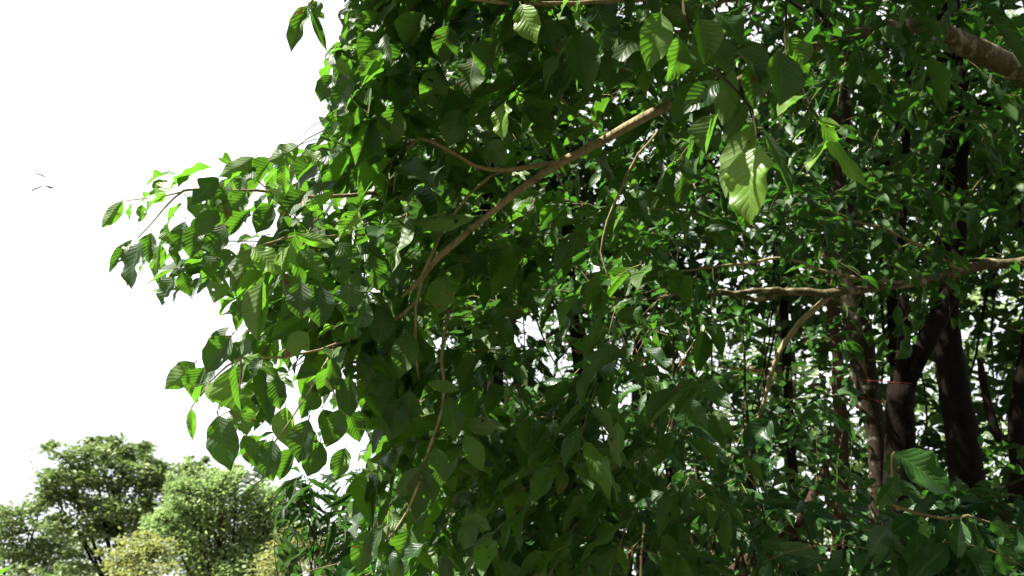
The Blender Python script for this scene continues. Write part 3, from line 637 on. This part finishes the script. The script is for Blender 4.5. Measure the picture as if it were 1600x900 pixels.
# ------------------------------------------------------------------ shrubs under the trees
def shrub(label, px, py, d, r, n, ll, mat=M_SHRUB, tmpl=MID_T, hero_rows=None, nst=6, name='shrub', group='leafy shrubs under the trees', extra=None, young_lit=0.0, K=6):
    g = ground_pt(px, py, d); root = thing(name, label, 'shrub', g, group)
    c = P(px, py, d); S = Acc()
    for i in range(nst):
        e = ell(1, c, np.asarray(r) * .85, 1)[0]; s0 = g + np.r_[rng.normal(0, .12, 2), -.03]
        tube(S, [s0, s0 * .6 + e * .4 + np.r_[rng.normal(0, .1, 2), .15], e], [.022, .016, .004], k=6, step=.15, wob=.01)
    st = build('stems', S, M_MOSS, root)
    L = Leaves(tmpl); T = Acc(); crown_sprays(L, T, c, r, n, ll, K=K, face=.5, young_lit=young_lit)
    if hero_rows is not None:
        H = Leaves(HERO_T); place(H, hero_rows, extra); build('leaves', H.acc(), M_SHRUB, st)
    build('foliage', L.acc(), mat, root); build('twigs', T, M_TWIG, st)['kind'] = 'stuff'
    return root
sh = shrub('shrub with large drooping glossy leaves in the lower right corner', 1490, 900, 3.6, (.45, .35, .22), 12, .2, tmpl=HERO_T,
      hero_rows=[(1400, 708, 1486, 772, 48, 's'), (1400, 708, 1383, 737, 32, 's'), (1432, 828, 1424, 892, 46, 's'), (1446, 838, 1480, 905, 42, 'g'), (1511, 814, 1532, 887, 42, 's'), (1521, 810, 1557, 882, 36, 'l'),
                 (1501, 814, 1494, 872, 32, 's'), (1427, 809, 1393, 837, 32, 's'), (1576, 819, 1605, 872, 32, 's'), (1440, 806, 1452, 842, 18, 'l'), (1470, 812, 1462, 850, 26, 's'), (1548, 816, 1580, 840, 20, 'v'),
                 (1400, 745, 1370, 790, 34, 's'), (1560, 850, 1570, 900, 34, 's'), (1390, 820, 1360, 870, 34, 's'), (1590, 830, 1575, 880, 36, 's')], extra=3.3)
L = Leaves(MID_T); T = Acc()
for c, r, n in (((1450, 835, 3.7), (.3, .25, .12), 20), ((1560, 800, 3.8), (.22, .25, .1), 12), ((1350, 860, 3.9), (.25, .25, .12), 14), ((1540, 880, 3.6), (.25, .2, .12), 14)):
    crown_sprays(L, T, P(*c), r, n, .13, tl=(.12, .25), face=.6)
build('foliage', L.acc(), M_SHRUB, sh)['label'] = 'smaller leaves of the lower right shrub'
branch(sh, 'twig', [(1360, 770, 3.3), (1395, 788, 3.3), (1430, 803, 3.3), (1480, 811, 3.3), (1510, 807, 3.3), (1545, 818, 3.35), (1600, 826, 3.4)], [4, 5, 5, 5, 5, 4, 4], M_TWIG, k=6, wob=.002)
branch(sh, 'twig', [(1395, 760, 3.3), (1392, 720, 3.3), (1398, 706, 3.3)], [4, 4, 3], M_TWIG, k=6, wob=.002)
shrub('dark shrub low beside the bottom edge, under the slanting pale branch', 800, 840, 4.8, (.75, .6, .5), 60, .17, tmpl=HERO_T)
shrub('dense dark shrub low in the centre of the photo', 960, 760, 5.6, (.8, .7, .6), 70, .16,
      hero_rows=[(985, 758, 970, 786, 19, 'l'), (950, 815, 968, 828, 12, 'v'), (1046, 704, 1072, 736, 27, 's'), (1050, 650, 1132, 692, 36, 's')], extra=5.0)
shrub('glossy shrub below the level limb, between centre and lichen trunk', 1120, 700, 6.2, (.8, .7, .65), 70, .16,
      hero_rows=[(1121, 718, 1125, 757, 28, 's'), (1150, 778, 1140, 842, 38, 'd'), (1205, 655, 1165, 704, 40, 's'), (1110, 770, 1090, 820, 34, 's')], extra=5.4)
shrub('shrub with pointed leaves at the bottom in front of the leaning brown stems', 1240, 830, 5.0, (.5, .5, .35), 26, .17, tmpl=HERO_T,
      hero_rows=[(1258, 798, 1287, 852, 22, 's'), (1200, 820, 1185, 870, 30, 's')], extra=4.6)
shrub('dim shrub behind the hanging twigs in the middle of the photo', 930, 540, 6.6, (1.0, .8, .7), 80, .15)
shrub('tall shrub behind the large bright hanging leaf', 1060, 350, 7.0, (1.1, .8, .9), 80, .15, young_lit=.08)
shrub('leggy shrub against the bright gap below the level limb', 1240, 620, 7.6, (.9, .8, .7), 70, .15, young_lit=.05)

# plant with narrow dark leaves seen against the sky below the crown edge
g = ground_pt(500, 800, 5.2); npn = thing('narrow_leaved_shrub', 'dark narrow leaved plant against white sky below the crown edge at left', 'shrub', g)
S = Acc(); L = Leaves(NARROW_T)
for ex, ey in ((440, 772), (470, 745), (505, 740), (540, 752), (455, 810), (500, 800), (545, 800), (430, 835), (480, 850), (530, 850), (575, 780), (570, 850)):
    e = P(ex, ey, 5.2 + rng.uniform(-.4, .4)); s0 = g + np.r_[rng.normal(0, .1, 2), 0]
    tube(S, [s0, s0 * .45 + e * .55 + np.r_[rng.normal(0, .1, 2), .12], e], [.011, .006, .002], k=6, step=.12, wob=.02)
    n = 4; o = e + rng.normal(0, .09, (n, 3)); dr = nrm(np.stack([rng.normal(0, 1, n), rng.normal(0, .7, n), rng.normal(.1, .4, n)], -1))
    sprays(L, S, o, dr, rng.uniform(.15, .3, n), 9, .19, ratio=.19, hang=.3, out=1.1, jit=.3, keep=lambda p: (bearing(p)[1] > 735) & (bearing(p)[0] > 425))
build('stems', S, M_DARK, npn); build('foliage', L.acc(), M_BACK, npn)

# broad leaf tip in the bottom left corner
g = ground_pt(-60, 1100, 2.6); cpn = thing('broad_leaved_plant', 'low plant whose single green leaf tip shows in the bottom left corner', 'plant', g)
S = Acc(); tube(S, [g, P(-120, 1150, 2.6), P(-70, 960, 2.6)], [.02, .015, .008], k=6); build('stem', S, M_TWIG, cpn)
L = Leaves(HERO_T); L.add(P(-70, 962, 2.6), P(27, 876, 2.55) - P(-70, 962, 2.6), np.array([-.4, -.4, .8]), .255, .09, np.array([.8, .5, .3, 1]), 2)
build('leaf', L.acc(), M_HERO, cpn)

# ------------------------------------------------------------------ backdrop forest
def back_tree(label, px, d, crowns, n, ll, mat=M_BACK, trunkw=.14, bark=M_DARK, young_lit=.03, group='trees deeper in the forest', K=7, high=True):
    g = ground_pt(px, 500, d); root = thing('forest_tree', label, 'tree', g, group)
    top = P(px + rng.uniform(-40, 40), crowns[0][1], d)
    a = Acc(); mid = g * .5 + top * .5 + np.r_[rng.normal(0, .2, 2), 0]
    tube(a, [g - [0, 0, .05], mid, top], [trunkw, trunkw * .8, trunkw * .4], k=10, step=.3, wob=.015); build('trunk', a, bark, root)
    L = Leaves(FAR_T); la = Acc()
    def bk(p):
        x = bearing(p)[0]; return unhidden(p) & (x > 600)
    crowns = list(crowns) + [] if not high else list(crowns) + [(px, -260, 2.6, 2.0, 1.2), (px + 120, -700, 3.0, 2.0, 1.2)]
    for (cx, cy, rx, ry, sh) in crowns:
        c = P(cx, cy, d); r = np.array([rx, max(1.2, min(rx, ry) * .9), ry])
        crown_sprays(L, None, c, r, int(n * sh), ll, K=K, tl=(.5, 1.0), keep=bk, young_lit=young_lit, jit=.45, hang=.12, ratio=.46)
        limbs(la, top * .7 + mid * .3, c, r, 2, trunkw * .25)
    build('limbs', la, bark, root); build('crown', L.acc(), mat, root)
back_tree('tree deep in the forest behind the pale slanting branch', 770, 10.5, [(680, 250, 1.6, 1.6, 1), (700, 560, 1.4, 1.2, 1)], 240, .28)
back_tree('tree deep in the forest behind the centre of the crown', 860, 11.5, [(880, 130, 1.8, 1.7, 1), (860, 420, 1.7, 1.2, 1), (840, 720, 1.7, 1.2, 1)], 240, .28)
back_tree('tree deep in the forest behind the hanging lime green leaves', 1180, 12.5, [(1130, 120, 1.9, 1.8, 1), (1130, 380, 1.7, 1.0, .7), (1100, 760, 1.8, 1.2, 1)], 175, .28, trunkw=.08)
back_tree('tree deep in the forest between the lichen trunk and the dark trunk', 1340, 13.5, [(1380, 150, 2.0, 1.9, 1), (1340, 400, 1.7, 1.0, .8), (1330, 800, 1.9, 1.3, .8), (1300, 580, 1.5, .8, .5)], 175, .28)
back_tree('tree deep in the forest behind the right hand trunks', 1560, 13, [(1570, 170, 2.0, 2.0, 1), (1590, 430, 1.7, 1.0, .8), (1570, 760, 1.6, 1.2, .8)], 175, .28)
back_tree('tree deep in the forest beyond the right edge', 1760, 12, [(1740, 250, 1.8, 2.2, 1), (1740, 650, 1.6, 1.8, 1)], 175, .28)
for i, (px, d, cy) in enumerate(((760, 18, 350), (980, 20, 500), (1230, 21, 480), (1450, 22, 560), (1650, 20, 460))):
    lab = ['far forest tree glimpsed low in the middle of the photo', 'far sunlit forest tree glimpsed below the bare hanging twig', 'far sunlit forest tree glimpsed through the gap under the level limb',
           'far bright green forest tree glimpsed between the two dark trunks', 'far bright green forest tree glimpsed at the right edge'][i]
    back_tree(lab, px, d, [(px, cy - 250, 3.2, 2.8, 1), (px + 30, cy + 100, 3.2, 2.2, 1), (px - 20, cy + 330, 3.2, 1.8, 1)], 420, .24, mat=M_FAR_L if i in (2, 3, 4) else M_BACK, trunkw=.18, group='sunlit trees far in the forest', young_lit=.1, high=i < 1)  # lighter leaf colour on some of these trees stands in for sunlight

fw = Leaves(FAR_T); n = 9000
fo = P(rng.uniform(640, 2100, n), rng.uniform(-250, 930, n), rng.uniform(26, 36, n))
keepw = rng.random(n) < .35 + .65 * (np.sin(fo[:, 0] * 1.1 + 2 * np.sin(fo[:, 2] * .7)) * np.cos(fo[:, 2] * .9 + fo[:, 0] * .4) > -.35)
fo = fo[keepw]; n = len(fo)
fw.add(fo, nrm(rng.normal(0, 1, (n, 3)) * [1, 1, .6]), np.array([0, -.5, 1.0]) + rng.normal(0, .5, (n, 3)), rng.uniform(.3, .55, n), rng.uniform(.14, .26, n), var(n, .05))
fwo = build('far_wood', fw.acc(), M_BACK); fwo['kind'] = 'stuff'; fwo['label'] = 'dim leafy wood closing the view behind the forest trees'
def outside(p):
    x, y, d = bearing(p); v = (p - CAM) @ FWD
    return sunlit_gap(p) & ~((v > 0) & (x > -150) & (x < 1750) & (y > -150) & (y < 1050))
# unseen trees added right of, above and behind the camera to block sky light
for lab, (x, y), cr, hh in (('unseen tree added to the right of the camera to block sky light', (4.9, .6), ((4.6, 1.0, 4.2), (2.0, 2.4, 3.2)), 1300),
                        ('unseen tree added right behind the camera to block sky light', (3.2, -4.0), ((2.6, -3.6, 5.0), (2.6, 2.0, 3.6)), 450),
                        ('unseen tree added far behind the camera to block sky light', (-2.6, -7.5), ((-2.2, -7.0, 4.2), (3.0, 1.8, 3.2)), 420),
                        ('unseen tree added with its crown above the camera to block sky light', (3.4, -.8), ((1.7, .8, 6.2), (2.4, 2.4, 1.2)), 1100)):
    g = np.array([x, y, 0.0]); root = thing('forest_tree', lab, 'tree', g)
    a = Acc(); c = np.array(cr[0]); tube(a, [g - [0, 0, .1], g * .6 + c * .4 * [1, 1, 1], c], [.16, .12, .05], k=10, step=.3, wob=.01); build('trunk', a, M_DARK, root)
    L = Leaves(FAR_T); crown_sprays(L, None, c, np.array(cr[1]), hh, .24, K=7, tl=(.5, 1.0), keep=outside, ratio=.5); build('crown', L.acc(), M_BACK, root)

# ------------------------------------------------------------------ distant trees at the left
def far_tree(label, px, d, mat, blobs, n, ll, bark, wide=.5, flat=.35, tw=.22, young_lit=.1, tufts=2):
    global rng
    rng = np.random.default_rng(int(px) + 7)
    g = ground_pt(px, 880, d); root = thing('distant_tree', label, 'tree', g, 'distant trees at the lower left')
    a = Acc(); la = Acc(); L = Leaves(FAR_T)
    fork = P(px, 950, d)
    tube(a, [g - [0, 0, .1], fork], [tw, tw * .75], k=10, step=.4); build('trunk', a, bark, root)
    blobs = list(blobs)
    for (bx, by, rx, ry, w) in list(blobs):          # stray tufts that break the outline
        for _ in range(tufts): blobs.append((bx + np.clip(rng.normal(0, rx), -1.4 * rx, 1.4 * rx), by + np.clip(rng.normal(-ry * .6, ry), -1.8 * ry, ry), rx * .3, ry * .4, w * .14, bx, by))
    for (bx, by, rx, ry, w, *par) in blobs:
        m = FPX / d
        c = P(bx, by, d + rng.uniform(-1.0, 1.0)); R_ = np.array([rx / m, rx / m * .8, ry / m])
        k = max(4, int(w * 20)); s0 = P(*par, d) if par else fork; q0 = .1 if par else .45
        tube(la, [s0, s0 * .5 + c * .5 + rng.normal(0, .04 if par else .15, 3), c], [tw * q0, tw * q0 * .6, tw * q0 * .25], k=6, step=.4, wob=.02)
        cc = ell(k, c, R_, .5)
        for q in cc:
            tube(la, [c, (c + q) / 2 + rng.normal(0, .06, 3), q], [tw * .12, tw * .09, tw * .03], k=5, step=.4, wob=.01)
            nn = int(n * w / k * rng.uniform(.6, 1.4) * len(cc) / max(1, len(cc)))
            o = q + rng.normal(0, 1, (nn, 3)) * R_ * wide * np.array([1, 1, flat / wide])
            ax = nrm(rng.normal(0, 1, (nn, 3)) * [1, 1, .5] + nrm(o - c) * .5)
            s = ll * rng.uniform(.6, 1.3, nn)
            cvar = var(nn, young_lit); cvar[:, 0] = np.clip(cvar[:, 0] * .5 + rng.random() * .5, 0, 1)
            L.add(o, ax, np.array([0, 0, 1.0]) + rng.normal(0, .5, (nn, 3)), s, s * .5, cvar)
    build('limbs', la, bark, root); build('crown', L.acc(), mat, root)
far_tree('distant spreading dark green tree standing out against the white sky at lower left', 190, 36, M_FAR_D,
         [(140, 712, 40, 14, .6), (200, 705, 34, 14, .5), (110, 745, 40, 16, .8), (175, 745, 45, 18, .9), (240, 742, 40, 16, .8), (85, 775, 26, 14, .5), (150, 785, 45, 18, .9), (215, 790, 50, 20, 1), (275, 760, 34, 18, .7), (120, 822, 40, 16, .7), (185, 830, 45, 18, .8), (255, 825, 45, 20, .8), (60, 915, 60, 16, .8), (170, 910, 70, 18, 1), (300, 735, 16, 10, .3), (148, 695, 14, 8, .2), (185, 693, 14, 8, .2)], 1250, .23, M_DARK, .34, .26)
far_tree('distant bright pale green feathery tree right of the dark spreading one', 350, 30, M_FAR_L,
         [(345, 770, 40, 22, .9), (320, 800, 45, 24, 1), (385, 800, 45, 26, 1), (340, 840, 60, 28, 1.2), (395, 850, 50, 30, 1.1), (300, 860, 45, 28, 1), (350, 895, 80, 26, 1.3), (420, 830, 24, 26, .6), (310, 765, 18, 14, .3), (370, 760, 34, 16, .5), (345, 745, 26, 12, .4), (280, 800, 30, 22, .6), (290, 770, 20, 14, .4), (270, 840, 34, 22, .7), (400, 890, 50, 26, .8), (420, 785, 26, 22, .6), (445, 850, 26, 26, .6)], 1700, .15, M_BROWN, .34, .45, tufts=4)
far_tree('distant sparse dark tree at the left edge, lower than its neighbour', 30, 42, M_FAR_D,
         [(20, 805, 34, 12, .5), (45, 830, 45, 16, .8), (5, 850, 50, 18, .8), (80, 860, 50, 16, .8), (30, 885, 60, 18, .9), (130, 870, 34, 14, .5), (60, 800, 16, 8, .2), (110, 893, 60, 14, .7)], 950, .26, M_DARK, .36, .24)
far_tree('distant round yellowish tree low between the dark and the pale green tree', 225, 26, M_FAR_Y,
         [(215, 862, 36, 14, .8), (245, 855, 22, 12, .5), (190, 880, 22, 12, .5), (225, 890, 34, 14, .7)], 900, .14, M_BROWN, .42, .4)
far_tree('distant yellow green bush beside the narrow leaved plant', 460, 22, M_FAR_Y,
         [(455, 850, 26, 20, .8), (480, 835, 20, 14, .5), (500, 865, 30, 20, .8), (440, 885, 34, 18, .8), (520, 890, 34, 16, .7)], 800, .13, M_BROWN, .42, .4, tw=.12)

# ------------------------------------------------------------------ red cords, silk and debris
def strand(name, label, cat, path, r, mat, k=6, group=None):
    a = Acc(); p = pxpath(path); tube(a, p, [r] * len(p), k=k, step=.15, rough=.02)
    o = build(name, a, mat); o['label'] = label; o['category'] = cat
    if group: o['group'] = group
    return o
strand('cord', 'thin red cord tied at the fork of the near black trunk, the upper of two', 'cord', [(1440, 600, 7.75), (1405, 598, 7.37), (1352, 594, 7.6), (1290, 588, 7.3), (1180, 578, 7.0), (1000, 562, 6.3), (930, 553, 6.0), (805, 502, 5.2), (715, 496, 4.6), (640, 492, 4.2)], .0026, M_RED)
strand('cord', 'thin red cord passing under the lichen trunk tie, the lower of two', 'cord', [(1400, 634, 7.9), (1350, 621, 7.72), (1290, 608, 7.4), (1180, 583, 6.95), (1000, 556, 6.2), (930, 556, 5.9), (800, 515, 5.0), (735, 484, 4.3), (660, 470, 3.9)], .0026, M_RED)
strand('silk_thread', 'fine spider silk thread strung across the white sky to the leftmost leaves', 'silk thread', [(-300, 120, 2.9), (0, 247, 2.9), (55, 270, 2.88), (120, 300, 2.87), (192, 316, 2.9)], .0005, M_SILK, k=4)
for lab, pts in (('dark straight twig bit caught on silk in the white sky', [(56, 270, 2.88), (63, 273, 2.88), (71, 276, 2.88)]),
                 ('curved thin dead leaf scrap hanging lowest of the three on the silk', [(49, 299, 2.88), (55, 295, 2.88), (66, 291, 2.88)]),
                 ('forked dead leaf scrap beside the curved one on the silk', [(70, 290, 2.88), (77, 292, 2.88), (84, 293, 2.88)])):
    a = Acc(); tube(a, pxpath(pts), [.0016, .0026, .0014], k=6, step=.01)
    if 'forked' in lab: tube(a, pxpath([(75, 292, 2.88), (79, 294, 2.89), (83, 296, 2.9)]), [.002, .0015, .0006], k=6, step=.01)
    tube(a, pxpath([pts[1], (pts[1][0] - 1, 274 if pts[1][1] > 280 else 272, 2.88)]), [.0002, .0002], k=4)
    o = build('leaf_scrap', a, M_DEAD); o['label'] = lab; o['category'] = 'dead leaf'; o['group'] = 'scraps caught on spider silk'

# ------------------------------------------------------------------ ground
a = Acc(); n = 60
gx = np.sign(np.linspace(-1, 1, n)) * np.abs(np.linspace(-1, 1, n))**2.2 * 400
X, Y = np.meshgrid(gx, gx, indexing='ij'); Z = .06 * np.sin(X * .7) * np.cos(Y * .6) - .06
i, j = np.meshgrid(np.arange(n - 1), np.arange(n - 1), indexing='ij'); q = i * n + j
a.add(np.stack([X, Y, Z], -1), np.stack([q, q + n, q + n + 1, q + 1], -1))
m, nt = newmat('forest_floor'); tcn = N(nt, 'ShaderNodeTexCoord'); nz = N(nt, 'ShaderNodeTexNoise'); nz.inputs['Scale'].default_value = 2.5; nz.inputs['Detail'].default_value = 8
nt.links.new(tcn.outputs['Object'], nz.inputs['Vector'])
pr = N(nt, 'ShaderNodeBsdfPrincipled'); pr.inputs['Roughness'].default_value = .95
nt.links.new(mixc(nt, nz.outputs[0], (.06, .08, .03), (.15, .11, .06)), pr.inputs['Base Color'])
nt.links.new(pr.outputs[0], N(nt, 'ShaderNodeOutputMaterial').inputs[0])
gr = build('ground', a, m); gr['kind'] = 'structure'; gr['label'] = 'brown and green forest floor'

# ------------------------------------------------------------------ light
elev = math.asin(SUN[2]); az = math.atan2(SUN[0], SUN[1])
w = bpy.data.worlds.new('World'); scene.world = w; w.use_nodes = True
nt = w.node_tree; nt.nodes.clear()
sky = N(nt, 'ShaderNodeTexSky', sky_type='NISHITA', sun_disc=False, sun_elevation=elev, sun_rotation=az)
sky.air_density = 1.0; sky.dust_density = 2.5; sky.ozone_density = 1.0
# thin bright cloud veil over part of the sky
tcn = N(nt, 'ShaderNodeTexCoord'); nz = N(nt, 'ShaderNodeTexNoise'); nz.inputs['Scale'].default_value = 1.6; nz.inputs['Detail'].default_value = 6
nt.links.new(tcn.outputs['Generated'], nz.inputs['Vector'])
mr = N(nt, 'ShaderNodeMapRange'); mr.inputs[1].default_value = .35; mr.inputs[2].default_value = .6; mr.inputs[3].default_value = .45; mr.inputs[4].default_value = .95
nt.links.new(nz.outputs[0], mr.inputs[0])
sz = N(nt, 'ShaderNodeSeparateXYZ'); nt.links.new(tcn.outputs['Generated'], sz.inputs[0])
mz = N(nt, 'ShaderNodeMapRange'); mz.inputs[1].default_value = .66; mz.inputs[2].default_value = .9; mz.inputs[3].default_value = 1; mz.inputs[4].default_value = .25; nt.links.new(sz.outputs[2], mz.inputs[0])
c = mixc(nt, math_(nt, 'MULTIPLY', mr.outputs[0], mz.outputs[0]), sky.outputs[0], (7.5, 7.7, 8.0))
bg = N(nt, 'ShaderNodeBackground'); bg.inputs[1].default_value = .05; nt.links.new(c, bg.inputs[0])
nt.links.new(bg.outputs[0], N(nt, 'ShaderNodeOutputWorld').inputs[0])
sl = bpy.data.lights.new('sun', 'SUN'); sl.energy = 5.0; sl.angle = R(.5); sl.color = (1, .95, .86)
so = bpy.data.objects.new('sun', sl); COL.objects.link(so)
from mathutils import Vector
so.rotation_euler = Vector((-SUN[0], -SUN[1], -SUN[2])).to_track_quat('-Z', 'Y').to_euler(); so.location = (-20, 4, 30)

cam = bpy.data.cameras.new('camera'); co = bpy.data.objects.new('camera', cam); COL.objects.link(co)
co.location = CAM; co.rotation_euler = (R(90 + PITCH), 0, 0)
cam.sensor_width = 36; cam.lens = FPX / 1600 * 36; cam.clip_start = .05; cam.clip_end = 2000
cam.dof.use_dof = True; cam.dof.focus_distance = 3.1; cam.dof.aperture_fstop = 4.2
scene.camera = co
scene.render.engine = 'CYCLES'
cy = scene.cycles; cy.max_bounces = 8; cy.diffuse_bounces = 4; cy.glossy_bounces = 2; cy.transmission_bounces = 4; cy.transparent_max_bounces = 4
cy.use_denoising = True; cy.sample_clamp_indirect = 6
vs = scene.view_settings; vs.view_transform = 'Standard'; vs.look = 'None'; vs.exposure = 2.25; vs.gamma = 1
